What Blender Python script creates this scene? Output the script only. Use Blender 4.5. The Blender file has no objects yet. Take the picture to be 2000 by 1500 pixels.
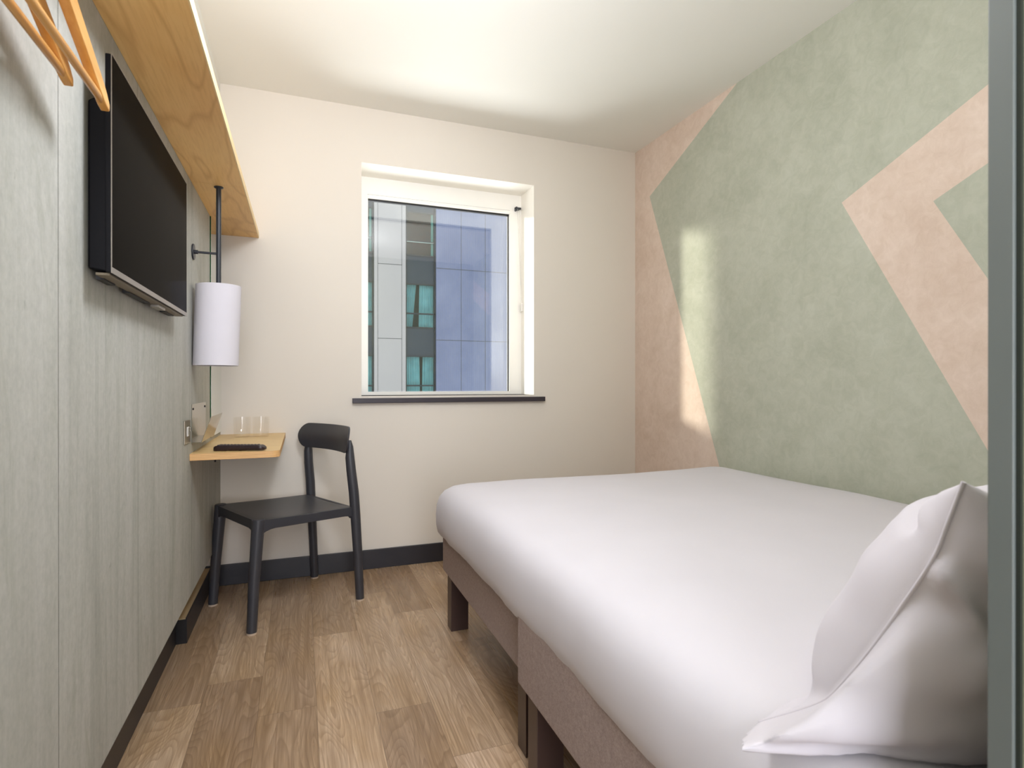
import bpy, bmesh, math, random
from mathutils import Vector, Matrix, noise
random.seed(7)
S = bpy.context.scene
COL = S.collection
PI = math.pi

# ------------------------------------------------------------------ camera
cam_d = bpy.data.cameras.new('camera')
cam_d.sensor_width = 36.0
cam_d.lens = 1095.7 * 36 / 2000
cam_d.clip_start = 0.02
cam_d.dof.use_dof = True
cam_d.dof.focus_distance = 2.4
cam_d.dof.aperture_fstop = 9
cam = bpy.data.objects.new('camera', cam_d)
COL.objects.link(cam)
cam.location = (0, 0, 1.0)
cam.rotation_euler = (math.radians(89.92), 0, -0.3593)
S.camera = cam

# ------------------------------------------------------------------ world, sun, lights, exposure
w = bpy.data.worlds.new('daylight')
S.world = w
w.use_nodes = True
bg = w.node_tree.nodes['Background']
bg.inputs[0].default_value = (0.95, 0.97, 1.0, 1)
bg.inputs[1].default_value = 1.15

def lamp(name, kind, loc, energy, color, target=None, **kw):
    d = bpy.data.lights.new(name, kind)
    d.energy = energy
    d.color = color
    for k, v in kw.items():
        setattr(d, k, v)
    o = bpy.data.objects.new(name, d)
    COL.objects.link(o)
    o.location = loc
    if target is not None:
        o.rotation_euler = (Vector(target) - Vector(loc)).to_track_quat('-Z', 'Y').to_euler()
    return o

sd = Vector((0.826, -0.556, -0.155))
lamp('sun', 'SUN', (-6, 9, 4), 3.6, (1.0, 0.95, 0.84), tuple(Vector((-6, 9, 4)) + sd), angle=math.radians(4.5))
# added area lamp imitating daylight thrown up from the street below
lamp('street_bounce_fill', 'AREA', (0.9, 4.9, 0.15), 95, (0.96, 0.98, 1.0), (0.7, 2.9, 2.2), shape='RECTANGLE', size=2.2, size_y=1.2)
# added unseen fill lamps: one high in the bedroom, an upright panel behind the camera
lamp('bedroom_fill', 'POINT', (0.27, 1.15, 2.02), 30, (0.93, 0.97, 1.06), shadow_soft_size=0.14)
lamp('entrance_fill', 'AREA', (0.08, -1.5, 1.35), 36, (0.93, 0.97, 1.08), (0.5, 1.5, 1.5), shape='RECTANGLE', size=0.8, size_y=1.9)

S.view_settings.view_transform = 'Standard'
S.view_settings.look = 'None'
S.view_settings.gamma = 1.0
S.view_settings.use_curve_mapping = False
S.view_settings.exposure = 0.43
S.cycles.use_denoising = True
S.cycles.max_bounces = 10
S.cycles.diffuse_bounces = 6
S.cycles.sample_clamp_indirect = 6.0
S.cycles.caustics_reflective = False
S.cycles.caustics_refractive = False

# ------------------------------------------------------------------ room numbers
XL, XK, XR = -0.375, -0.455, 2.015
YB, YN = 3.106, -1.6
ZC = 2.483
ZSH = 1.734

# ------------------------------------------------------------------ material helpers
def lin(c):
    c = c / 255.0
    return c / 12.92 if c <= 0.04045 else ((c + 0.055) / 1.055) ** 2.4
def rgb(r, g, b):
    return (lin(r), lin(g), lin(b), 1)

class NT:
    def __init__(s, name):
        s.m = bpy.data.materials.new(name)
        s.m.use_nodes = True
        s.t = s.m.node_tree
        s.b = s.t.nodes['Principled BSDF']
        s.out = s.t.nodes['Material Output']
    def n(s, typ, **kw):
        x = s.t.nodes.new(typ)
        for k, v in kw.items():
            if k.startswith('i_'):
                x.inputs[k[2:]].default_value = v
            else:
                setattr(x, k, v)
        return x
    def l(s, a, b):
        s.t.links.new(a, b)
    def coord(s, kind='Object'):
        return s.n('ShaderNodeTexCoord').outputs[kind]
    def mapping(s, src, scale=(1, 1, 1), loc=(0, 0, 0), rot=(0, 0, 0)):
        x = s.n('ShaderNodeMapping')
        x.inputs['Scale'].default_value = scale
        x.inputs['Location'].default_value = loc
        x.inputs['Rotation'].default_value = rot
        s.l(src, x.inputs['Vector'])
        return x.outputs['Vector']
    def noise(s, src, scale, detail=4, rough=0.5, dist=0.0):
        x = s.n('ShaderNodeTexNoise')
        x.inputs['Scale'].default_value = scale
        x.inputs['Detail'].default_value = detail
        x.inputs['Roughness'].default_value = rough
        x.inputs['Distortion'].default_value = dist
        s.l(src, x.inputs['Vector'])
        return x.outputs['Fac']
    def ramp(s, fac, stops, interp='LINEAR'):
        x = s.n('ShaderNodeValToRGB')
        x.color_ramp.interpolation = interp
        e = x.color_ramp.elements
        while len(e) < len(stops):
            e.new(0.5)
        for k, (p, c) in enumerate(stops):
            e[k].position = p
            e[k].color = c if len(c) == 4 else (*c, 1)
        s.l(fac, x.inputs['Fac'])
        return x.outputs['Color']
    def mix(s, fac, a, b, mode='MIX'):
        x = s.n('ShaderNodeMix')
        x.data_type = 'RGBA'
        x.blend_type = mode
        for sock, v in ((0, fac), (6, a), (7, b)):
            if hasattr(v, 'links') or hasattr(v, 'is_linked'):
                s.l(v, x.inputs[sock])
            else:
                x.inputs[sock].default_value = v
        return x.outputs[2]
    def math(s, op, a, b=0.0):
        x = s.n('ShaderNodeMath')
        x.operation = op
        for k, v in ((0, a), (1, b)):
            if hasattr(v, 'is_linked'):
                s.l(v, x.inputs[k])
            else:
                x.inputs[k].default_value = v
        return x.outputs[0]
    def bump(s, h, strength, dist=0.01):
        x = s.n('ShaderNodeBump')
        x.inputs['Strength'].default_value = strength
        x.inputs['Distance'].default_value = dist
        s.l(h, x.inputs['Height'])
        s.l(x.outputs['Normal'], s.b.inputs['Normal'])
    def base(s, c):
        if hasattr(c, 'is_linked'):
            s.l(c, s.b.inputs['Base Color'])
        else:
            s.b.inputs['Base Color'].default_value = c
    def set(s, **kw):
        for k, v in kw.items():
            s.b.inputs[k.replace('_', ' ')].default_value = v
        return s.m

def simple(name, col, rough=0.5, metal=0.0, var=0.06, nscale=8, bumpk=0.0, bscale=200, spec=0.5):
    t = NT(name)
    c = t.coord()
    f = t.noise(c, nscale, 3)
    a = tuple(min(1, v * (1 - var)) for v in col[:3]) + (1,)
    b = tuple(min(1, v * (1 + var)) for v in col[:3]) + (1,)
    t.base(t.ramp(f, [(0.3, a), (0.7, b)]))
    if bumpk:
        t.bump(t.noise(c, bscale, 2), bumpk, 0.002)
    t.b.inputs['Roughness'].default_value = rough
    t.b.inputs['Metallic'].default_value = metal
    t.b.inputs['Specular IOR Level'].default_value = spec
    return t.m

M = {}
M['wall_cream'] = simple('cream_paint', rgb(229, 221, 210), 0.85, var=0.012, nscale=1.5, bumpk=0.05, bscale=350, spec=0.2)
M['ceiling'] = simple('ceiling_paint', rgb(240, 238, 231), 0.9, var=0.01, nscale=1.2, spec=0.2)
M['reveal'] = simple('white_gloss_paint', rgb(252, 248, 240), 0.55, var=0.01, spec=0.3)
M['frame'] = simple('white_window_frame', rgb(252, 249, 243), 0.35, var=0.01)
M['skirt'] = simple('charcoal_skirting', rgb(42, 40, 45), 0.42, var=0.05)
M['black_edge'] = simple('black_end_cap', rgb(22, 20, 22), 0.5)
M['ledge'] = simple('beige_ledge', rgb(205, 180, 140), 0.7)
M['sill'] = simple('dark_sill_laminate', rgb(54, 47, 54), 0.42)
M['chair'] = simple('charcoal_plastic', rgb(60, 60, 65), 0.38, var=0.04, bumpk=0.08, bscale=900, spec=0.45)
M['foot'] = simple('pale_felt_glide', rgb(190, 170, 150), 0.8)
M['black_metal'] = simple('black_powder_coat', rgb(46, 48, 54), 0.4, var=0.04)
M['tv_body'] = simple('tv_back_plastic', rgb(12, 11, 15), 0.5, spec=0.15)
M['tv_bezel'] = simple('silver_bezel', rgb(150, 142, 132), 0.32, metal=0.75)
M['tv_edge'] = simple('tv_edge_strip', rgb(170, 165, 175), 0.3, metal=0.8)
M['tv_bottom'] = simple('tv_bottom_plastic', rgb(120, 108, 88), 0.45)
M['steel'] = simple('brushed_steel', rgb(170, 164, 150), 0.10, metal=1.0, var=0.04)
M['steel_plate'] = simple('satin_steel', rgb(160, 152, 138), 0.32, metal=1.0, var=0.05)
M['white_plastic'] = simple('white_plastic', rgb(235, 232, 226), 0.35)
M['remote'] = simple('remote_black', rgb(40, 26, 28), 0.38)
M['button'] = simple('remote_buttons', rgb(78, 70, 72), 0.5)
M['bedleg'] = simple('dark_bed_leg', rgb(66, 50, 46), 0.35, var=0.06)
M['shade'] = simple('white_lampshade', rgb(212, 208, 215), 0.75, var=0.01, spec=0.2)
M['trim'] = simple('grey_door_trim', rgb(104, 110, 108), 0.45, var=0.03)
M['trim_dark'] = simple('dark_gap_seal', rgb(40, 46, 40), 0.6)
M['pod'] = simple('olive_grey_panel', rgb(150, 150, 125), 0.7, var=0.03)
M['headboard'] = simple('dark_headboard', rgb(30, 28, 32), 0.7)
M['chrome'] = simple('chrome', rgb(225, 225, 225), 0.12, metal=1.0)
M['cord'] = simple('white_bead_cord', rgb(225, 222, 215), 0.4)

def screen_mat():
    t = NT('tv_screen')
    t.base(rgb(17, 15, 12))
    return t.set(Roughness=0.12, Specular_IOR_Level=0.0015)
M['screen'] = screen_mat()

def mirror_mat():
    t = NT('mirror_silver')
    t.base(rgb(240, 244, 238))
    return t.set(Metallic=1.0, Roughness=0.015)
M['mirror'] = mirror_mat()
def edge_glass():
    t = NT('green_glass_edge')
    t.base(rgb(28, 78, 42))
    return t.set(Roughness=0.15)
M['mirror_edge'] = edge_glass()

def pane_mat(name, tint, refl=1.0, blend_ior=1.5, graze=1.0):
    t = NT(name)
    lw = t.n('ShaderNodeLayerWeight')
    lw.inputs['Blend'].default_value = 0.5
    f0 = ((blend_ior - 1) / (blend_ior + 1)) ** 2
    sch = t.math('ADD', f0, t.math('MULTIPLY', t.math('POWER', lw.outputs['Facing'], 5.0), (1 - f0) * graze))
    tr = t.n('ShaderNodeBsdfTransparent')
    tr.inputs['Color'].default_value = tint
    gl = t.n('ShaderNodeBsdfGlossy')
    gl.inputs['Roughness'].default_value = 0.0
    gl.inputs['Color'].default_value = (refl, refl, refl, 1)
    mx = t.n('ShaderNodeMixShader')
    t.l(sch, mx.inputs[0])
    t.l(tr.outputs[0], mx.inputs[1])
    t.l(gl.outputs[0], mx.inputs[2])
    t.l(mx.outputs[0], t.out.inputs['Surface'])
    return t.m
M['pane'] = pane_mat('window_glass', (0.96, 0.965, 0.96, 1), 1.0, 1.62)
M['tumbler'] = pane_mat('tumbler_glass', (0.995, 0.99, 0.98, 1), 1.0, 1.38, 0.35)

def concrete_panel():
    # board-marked grey green laminate on the left wall: fine vertical streaks, soft clouds, panel joints
    t = NT('concrete_effect_panel')
    c = t.coord()
    streak = t.noise(t.mapping(c, (1, 11, 0.7)), 1.0, 7, 0.68, 0.8)
    fine = t.noise(t.mapping(c, (1, 120, 5.0)), 1.0, 5, 0.7)
    grit = t.noise(t.mapping(c, (1, 90, 70)), 1.0, 4, 0.7)
    cloud = t.noise(t.mapping(c, (1, 3.2, 1.6)), 1.0, 6, 0.65, 0.8)
    patch = t.noise(t.mapping(c, (1, 10, 3.2)), 1.0, 7, 0.72, 1.4)
    col = t.ramp(cloud, [(0.28, rgb(168, 167, 160)), (0.5, rgb(185, 184, 178)), (0.72, rgb(200, 199, 194))])
    col = t.mix(0.45, col, t.ramp(streak, [(0.28, rgb(136, 137, 126)), (0.46, rgb(184, 184, 176)), (0.72, rgb(208, 207, 203))]), 'MIX')
    col = t.mix(0.25, col, t.ramp(fine, [(0.3, rgb(214, 214, 210)), (0.7, rgb(246, 246, 244))]), 'MULTIPLY')
    col = t.mix(0.30, col, t.ramp(grit, [(0.3, rgb(176, 176, 170)), (0.7, rgb(250, 250, 246))]), 'MULTIPLY')
    col = t.mix(t.ramp(patch, [(0.55, (0, 0, 0)), (0.74, (0.75, 0.75, 0.75))]), col, rgb(152, 152, 140))
    spots = t.noise(t.mapping(c, (1, 34, 24)), 1.0, 3, 0.5)
    col = t.mix(t.ramp(spots, [(0.72, (0, 0, 0)), (0.80, (0.6, 0.6, 0.6))]), col, rgb(125, 124, 112))
    sep = t.n('ShaderNodeSeparateXYZ')
    t.l(c, sep.inputs[0])
    y = sep.outputs['Y']
    # printed board lines every ~0.24 m (wavering faint) and real joints every 1.2 m
    def lines(period, off, width):
        a = t.math('ADD', y, off)
        a = t.math('DIVIDE', a, period)
        f = t.math('FRACT', a)
        f = t.math('SUBTRACT', f, 0.5)
        f = t.math('ABSOLUTE', f)
        return t.math('LESS_THAN', f, width / period / 2)
    joint = lines(1.2, -1.129 + 0.6 + 1.2 * 3, 0.0024)
    board = lines(0.24, -1.129 + 0.12 + 2.4, 0.0022)
    bfac = t.math('MULTIPLY', board, t.ramp(t.noise(t.mapping(c, (1, 4, 1.6)), 1, 3), [(0.35, (0.1, 0.1, 0.1)), (0.6, (0.85, 0.85, 0.85))]))
    col = t.mix(bfac, col, rgb(120, 122, 110))
    col = t.mix(joint, col, rgb(92, 92, 84))
    t.base(col)
    t.bump(t.math('ADD', t.math('MULTIPLY', streak, 0.6), t.math('MULTIPLY', fine, 0.4)), 0.12, 0.002)
    return t.set(Roughness=0.62, Specular_IOR_Level=0.3)
M['concrete'] = concrete_panel()

def wallpaper(name, base, dark, light):
    t = NT(name)
    c = t.coord()
    a = t.noise(c, 3.0, 6, 0.65, 0.4)
    b = t.noise(c, 22.0, 5, 0.7, 0.8)
    col = t.ramp(a, [(0.3, dark), (0.52, base), (0.75, light)])
    col = t.mix(0.38, col, t.ramp(b, [(0.35, dark), (0.65, light)]))
    cr = t.noise(c, 34.0, 4, 0.75, 2.5)
    m_ = t.math('ABSOLUTE', t.math('SUBTRACT', cr, 0.5))
    gate = t.ramp(t.noise(c, 5.0, 2), [(0.5, (0, 0, 0)), (0.62, (0.35, 0.35, 0.35))])
    col = t.mix(t.math('MULTIPLY', t.math('LESS_THAN', m_, 0.012), gate), col, dark)
    t.base(col)
    t.bump(b, 0.05, 0.002)
    return t.set(Roughness=0.8, Specular_IOR_Level=0.2)
M['paper_green'] = wallpaper('sage_wallpaper', rgb(183, 185, 168), rgb(167, 170, 152), rgb(193, 195, 180))
M['paper_pink'] = wallpaper('blush_wallpaper', rgb(220, 200, 184), rgb(206, 184, 166), rgb(229, 211, 197))

def birch(name, a, b, c_, scale=1.0, rot=0.0):
    t = NT(name)
    c = t.mapping(t.coord(), (1, 1, 1), rot=(0, 0, rot))
    warp = t.noise(t.mapping(c, (4 * scale, 0.9 * scale, 4)), 1.0, 2, 0.45, 0.6)
    rings = t.math('FRACT', t.math('MULTIPLY', warp, 9.0))
    rings = t.math('ABSOLUTE', t.math('SUBTRACT', rings, 0.5))
    pores = t.noise(t.mapping(c, (150, 9, 60)), 1.0, 3, 0.6)
    big = t.noise(t.mapping(c, (4, 2, 4)), 1.0, 3, 0.5, 0.5)
    col = t.ramp(big, [(0.3, a), (0.7, b)])
    col = t.mix(t.ramp(rings, [(0.0, (0.40, 0.40, 0.40)), (0.16, (0, 0, 0))]), col, c_)
    col = t.mix(t.ramp(pores, [(0.45, (0, 0, 0)), (0.75, (0.28, 0.28, 0.28))]), col, c_)
    kn = t.n('ShaderNodeTexVoronoi')
    kn.inputs['Scale'].default_value = 1.0
    t.l(t.mapping(c, (6.0, 2.6, 1), loc=(0.3, 0.28, 0)), kn.inputs['Vector'])
    col = t.mix(t.ramp(kn.outputs['Distance'], [(0.02, (0.9, 0.9, 0.9)), (0.13, (0, 0, 0))]), col, c_)
    t.base(col)
    return t.set(Roughness=0.42, Specular_IOR_Level=0.35)
M['birch'] = birch('birch_plywood_face', rgb(252, 210, 140), rgb(246, 196, 122), rgb(206, 148, 80))
M['birch_light'] = birch('birch_desk_top', rgb(236, 205, 150), rgb(224, 190, 132), rgb(200, 155, 95), rot=PI / 2)

def ply_edge():
    t = NT('plywood_edge')
    c = t.coord()
    sep = t.n('ShaderNodeSeparateXYZ')
    t.l(c, sep.inputs[0])
    f = t.math('FRACT', t.math('MULTIPLY', sep.outputs['Z'], 1 / 0.0052))
    st = t.ramp(f, [(0.0, rgb(196, 145, 90)), (0.45, rgb(196, 145, 90)), (0.55, rgb(232, 192, 134)), (1.0, rgb(232, 192, 134))])
    n = t.noise(t.mapping(c, (20, 20, 300)), 1, 3)
    t.base(t.mix(0.35, st, t.ramp(n, [(0.3, rgb(190, 138, 84)), (0.7, rgb(226, 184, 124))])))
    return t.set(Roughness=0.5)
M['ply_edge'] = ply_edge()
M['ply_edge_light'] = simple('pale_shelf_edging', rgb(244, 214, 160), 0.5, var=0.04, nscale=14)

def hanger_wood():
    t = NT('varnished_hanger_wood')
    c = t.coord()
    g = t.noise(t.mapping(c, (60, 5, 60)), 1.0, 4, 0.6)
    t.base(t.ramp(g, [(0.3, rgb(196, 136, 62)), (0.7, rgb(222, 170, 98))]))
    return t.set(Roughness=0.3, Specular_IOR_Level=0.5)
M['hanger'] = hanger_wood()

def fabric(name, a, b, scale):
    t = NT(name)
    c = t.coord()
    f = t.noise(c, scale, 3, 0.8)
    f2 = t.noise(c, scale * 0.25, 3, 0.7)
    t.base(t.mix(0.4, t.ramp(f, [(0.35, a), (0.65, b)]), t.ramp(f2, [(0.35, a), (0.65, b)])))
    t.bump(f, 0.25, 0.002)
    return t.set(Roughness=0.95, Specular_IOR_Level=0.1)
M['divan'] = fabric('taupe_divan_fabric', rgb(146, 130, 126), rgb(178, 162, 156), 420)
def cotton(name, col):
    t = NT(name)
    c = t.coord()
    t.base(t.ramp(t.noise(c, 5, 2), [(0.3, col), (0.7, tuple(min(1, v * 1.03) for v in col[:3]) + (1,))]))
    wv = t.noise(t.mapping(c, (900, 900, 900)), 1.0, 1)
    t.bump(wv, 0.06, 0.001)
    return t.set(Roughness=0.9, Specular_IOR_Level=0.12, Sheen_Weight=0.08)
M['linen'] = cotton('white_bed_linen', rgb(208, 204, 209))
M['pillow'] = cotton('white_pillowcase', rgb(208, 203, 209))

def oak():
    t = NT('oak_plank_vinyl')
    uv = t.n('ShaderNodeUVMap')
    uv.uv_map = 'plank'
    at = t.n('ShaderNodeAttribute')
    at.attribute_name = 'tone'
    tone = at.outputs['Fac']
    at2 = t.n('ShaderNodeAttribute')
    at2.attribute_name = 'seed'
    sd_ = at2.outputs['Fac']
    sep = t.n('ShaderNodeSeparateXYZ')
    t.l(uv.outputs[0], sep.inputs[0])
    U, V = sep.outputs['X'], sep.outputs['Y']
    comb = t.n('ShaderNodeCombineXYZ')
    t.l(U, comb.inputs[0]); t.l(V, comb.inputs[1]); t.l(t.math('MULTIPLY', sd_, 37.0), comb.inputs[2])
    P = comb.outputs[0]
    warp = t.noise(t.mapping(P, (6.5, 0.95, 1)), 1.0, 2, 0.40, 0.25)
    rings = t.math('FRACT', t.math('MULTIPLY', warp, 34.0))
    rings = t.ramp(rings, [(0.0, (0, 0, 0)), (0.55, (0.35, 0.35, 0.35)), (0.9, (1, 1, 1)), (1.0, (0, 0, 0))])
    fib = t.noise(t.mapping(P, (230, 6, 1)), 1.0, 4, 0.65)
    fib2 = t.noise(t.mapping(P, (55, 1.6, 1)), 1.0, 4, 0.6)
    cloud = t.noise(t.mapping(P, (6, 2.2, 1)), 1.0, 4, 0.6)
    base = t.ramp(tone, [(0.0, rgb(146, 120, 96)), (0.35, rgb(178, 151, 125)), (0.7, rgb(212, 186, 158)), (1.0, rgb(226, 199, 174))])
    warm = t.ramp(tone, [(0.0, rgb(148, 119, 87)), (1.0, rgb(208, 174, 134))])
    col = t.mix(t.ramp(cloud, [(0.35, (0, 0, 0)), (0.65, (0.8, 0.8, 0.8))]), base, warm)
    dark = t.mix(1.0, col, (0.48, 0.43, 0.38, 1), 'MULTIPLY')
    col = t.mix(t.math('MULTIPLY', rings, 0.58), col, dark)
    col = t.mix(t.ramp(fib, [(0.40, (0, 0, 0)), (0.66, (0.62, 0.62, 0.62))]), col, dark)
    col = t.mix(t.ramp(fib2, [(0.44, (0, 0, 0)), (0.70, (0.55, 0.55, 0.55))]), col, dark)
    vor = t.n('ShaderNodeTexVoronoi')
    vor.inputs['Scale'].default_value = 1.0
    t.l(t.mapping(P, (5.2, 1.7, 1)), vor.inputs['Vector'])
    gate = t.ramp(t.noise(t.mapping(P, (2, 0.8, 1)), 1, 1), [(0.44, (0, 0, 0)), (0.50, (1, 1, 1))])
    knot = t.math('MULTIPLY', t.ramp(vor.outputs['Distance'], [(0.03, (0.85, 0.85, 0.85)), (0.10, (0.25, 0.25, 0.25)), (0.2, (0, 0, 0))]), gate)
    col = t.mix(knot, col, rgb(96, 72, 50))
    # seams: uv plank runs 0..0.168 by 0..1.0
    e1 = t.math('MINIMUM', U, t.math('SUBTRACT', 0.168, U))
    e2 = t.math('MINIMUM', V, t.math('SUBTRACT', 1.0, V))
    seam = t.math('LESS_THAN', t.math('MINIMUM', e1, e2), 0.0009)
    col = t.mix(t.math('MULTIPLY', seam, 0.5), col, rgb(92, 74, 58))
    t.base(col)
    t.bump(fib, 0.08, 0.001)
    rg = t.ramp(fib2, [(0.3, (0.24, 0.24, 0.24)), (0.7, (0.36, 0.36, 0.36))])
    t.l(rg, t.b.inputs['Roughness'])
    return t.set(Specular_IOR_Level=0.45)
M['oak'] = oak()

M['bld_panel'] = simple('pale_grey_cladding', rgb(178, 178, 180), 0.6, var=0.03, nscale=0.4)
M['bld_joint'] = simple('dark_joint', rgb(84, 88, 96), 0.7)
M['bld_slate'] = simple('slate_spandrel', rgb(40, 56, 72), 0.35, var=0.05)
M['bld_frame'] = simple('dark_bay_frame', rgb(34, 42, 52), 0.4)
M['bld_pale'] = simple('pale_mint_window_edge', rgb(170, 195, 188), 0.5)
M['bld_in'] = simple('dark_interior', rgb(20, 26, 34), 0.8)
def rib_mat():
    t = NT('blue_ribbed_cladding')
    c = t.coord()
    sep = t.n('ShaderNodeSeparateXYZ')
    t.l(c, sep.inputs[0])
    f = t.math('FRACT', t.math('MULTIPLY', sep.outputs['X'], 1 / 0.09))
    f = t.math('ABSOLUTE', t.math('SUBTRACT', f, 0.5))
    n = t.noise(c, 0.8, 4, 0.6)
    col = t.ramp(n, [(0.3, rgb(112, 124, 158)), (0.7, rgb(130, 141, 173))])
    col = t.mix(t.math('MULTIPLY', f, 0.35), col, rgb(98, 110, 144))
    t.base(col)
    t.bump(f, 0.4, 0.02)
    return t.set(Roughness=0.5)
M['bld_blue'] = rib_mat()
def rust_glass():  # mottled brown painted in place of dark brick reflected in the upper panes
    t = NT('brown_brick_reflection')
    n = t.noise(t.coord(), 6.0, 8, 0.8)
    t.base(t.ramp(n, [(0.3, rgb(66, 38, 36)), (0.55, rgb(120, 62, 48)), (0.75, rgb(98, 80, 66))]))
    return t.set(Roughness=0.25)
M['bld_rust'] = rust_glass()
M['curtain'] = simple('teal_curtain', rgb(196, 218, 226), 0.85, var=0.12, nscale=3)
M['bld_pane'] = pane_mat('facade_glass', (0.78, 0.92, 0.91, 1), 0.3)

# ------------------------------------------------------------------ geometry helpers
ORG = {}
def thing(name, loc=(0, 0, 0), rz=0.0, label=None, cat=None, group=None, kind=None):
    o = bpy.data.objects.new(name, None)
    o.empty_display_size = 0.05
    COL.objects.link(o)
    o.location = loc
    o.rotation_euler = (0, 0, rz)
    ORG[o.name] = Vector(loc)
    tag(o, label, cat, group, kind)
    return o
def tag(o, label=None, cat=None, group=None, kind=None):
    if label: o['label'] = label
    if cat: o['category'] = cat
    if group: o['group'] = group
    if kind: o['kind'] = kind
    return o
def obj(name, bm, mat, parent=None, local=False, smooth=True, bevel=0.0, base=None, auto=35):
    """link bm as ONE mesh. World-coordinate geometry unless local; base = own origin of a top-level mesh"""
    off = Vector((0, 0, 0))
    if parent is not None:
        off = ORG[parent.name]
    elif base is not None:
        off = Vector(base)
    if not local and off.length > 0:
        bmesh.ops.translate(bm, verts=bm.verts, vec=-off)
    bmesh.ops.recalc_face_normals(bm, faces=bm.faces)
    me = bpy.data.meshes.new(name)
    bm.to_mesh(me)
    bm.free()
    mats = mat if isinstance(mat, (list, tuple)) else [mat]
    for m_ in mats:
        me.materials.append(m_)
    o = bpy.data.objects.new(name, me)
    COL.objects.link(o)
    if parent is not None:
        o.parent = parent
        ORG[o.name] = off
    else:
        o.location = off
        ORG[o.name] = off
    if bevel > 0:
        b = o.modifiers.new('bevel', 'BEVEL')
        b.width = bevel
        b.segments = 3
        b.limit_method = 'ANGLE'
        b.angle_limit = math.radians(40)
    if smooth:
        for p_ in me.polygons:
            p_.use_smooth = True
        e = o.modifiers.new('split', 'EDGE_SPLIT')
        e.split_angle = math.radians(auto)
        if bevel > 0:
            o.modifiers.remove(e)
            wn = o.modifiers.new('wn', 'WEIGHTED_NORMAL')
            wn.keep_sharp = True
    return o
def struct(name, bm, mat, **kw):
    o = obj(name, bm, mat, **kw)
    if kw.get('parent') is None:
        o['kind'] = 'structure'
    return o
def B():
    return bmesh.new()
def box(bm, x0, x1, y0, y1, z0, z1, mi=0):
    v = [bm.verts.new(q) for q in ((x0, y0, z0), (x1, y0, z0), (x1, y1, z0), (x0, y1, z0), (x0, y0, z1), (x1, y0, z1), (x1, y1, z1), (x0, y1, z1))]
    for f in ((3, 2, 1, 0), (4, 5, 6, 7), (0, 1, 5, 4), (1, 2, 6, 5), (2, 3, 7, 6), (3, 0, 4, 7)):
        fc = bm.faces.new([v[k] for k in f])
        fc.material_index = mi
    return bm
def prism(bm, pts, axis, a, b, mi=0):
    """polygon pts (2D) extruded along axis from a to b. axis 'x': pts=(y,z); 'y': (x,z); 'z': (x,y)"""
    def mk(p, t):
        return {'x': (t, p[0], p[1]), 'y': (p[0], t, p[1]), 'z': (p[0], p[1], t)}[axis]
    A = [bm.verts.new(mk(p, a)) for p in pts]
    Bv = [bm.verts.new(mk(p, b)) for p in pts]
    n = len(pts)
    fs = [bm.faces.new(A), bm.faces.new(Bv[::-1])]
    for k in range(n):
        fs.append(bm.faces.new([A[k], Bv[k], Bv[(k + 1) % n], A[(k + 1) % n]]))
    for f in fs:
        f.material_index = mi
    return bm
def tube(bm, pts, radii, n=20, sx=1.0, cap=True):
    """round tube through 3D pts with a radius per point (sx flattens one axis)"""
    pts = [Vector(p) for p in pts]
    if not isinstance(radii, (list, tuple)):
        radii = [radii] * len(pts)
    rings = []
    up = None
    for i, p in enumerate(pts):
        d = (pts[min(i + 1, len(pts) - 1)] - pts[max(i - 1, 0)]).normalized()
        if up is None:
            up = Vector((1, 0, 0)) if abs(d.x) < 0.8 else Vector((0, 0, 1))
        a = (up - d * up.dot(d)).normalized()
        up = a
        b = d.cross(a)
        rings.append([bm.verts.new(p + (a * math.cos(2 * PI * k / n) * sx + b * math.sin(2 * PI * k / n)) * radii[i]) for k in range(n)])
    for i in range(len(rings) - 1):
        for k in range(n):
            bm.faces.new([rings[i][k], rings[i][(k + 1) % n], rings[i + 1][(k + 1) % n], rings[i + 1][k]])
    if cap:
        bm.faces.new(rings[0][::-1])
        bm.faces.new(rings[-1])
    return bm
def lathe(bm, prof, c, axis='z', n=48):
    """prof = [(r, h)] closed or open around axis through c"""
    rings = []
    for r, h in prof:
        ring = []
        for k in range(n):
            a = 2 * PI * k / n
            u, v = r * math.cos(a), r * math.sin(a)
            p = {'z': (u, v, h), 'x': (h, u, v), 'y': (u, h, v)}[axis]
            ring.append(bm.verts.new(Vector(c) + Vector(p)))
        rings.append(ring)
    for i in range(len(rings) - 1):
        for k in range(n):
            bm.faces.new([rings[i][k], rings[i][(k + 1) % n], rings[i + 1][(k + 1) % n], rings[i + 1][k]])
    return bm
def disc_cap(bm, r, h, c, axis='z', n=48):
    vs = []
    for k in range(n):
        a = 2 * PI * k / n
        u, v = r * math.cos(a), r * math.sin(a)
        p = {'z': (u, v, h), 'x': (h, u, v), 'y': (u, h, v)}[axis]
        vs.append(bm.verts.new(Vector(c) + Vector(p)))
    bm.faces.new(vs)
def cyl(bm, r, h0, h1, c, axis='z', n=32):
    lathe(bm, [(r, h0), (r, h1)], c, axis, n)
    disc_cap(bm, r, h0, c, axis, n)
    disc_cap(bm, r, h1, c, axis, n)
    bmesh.ops.remove_doubles(bm, verts=bm.verts, dist=1e-6)
    return bm
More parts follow.
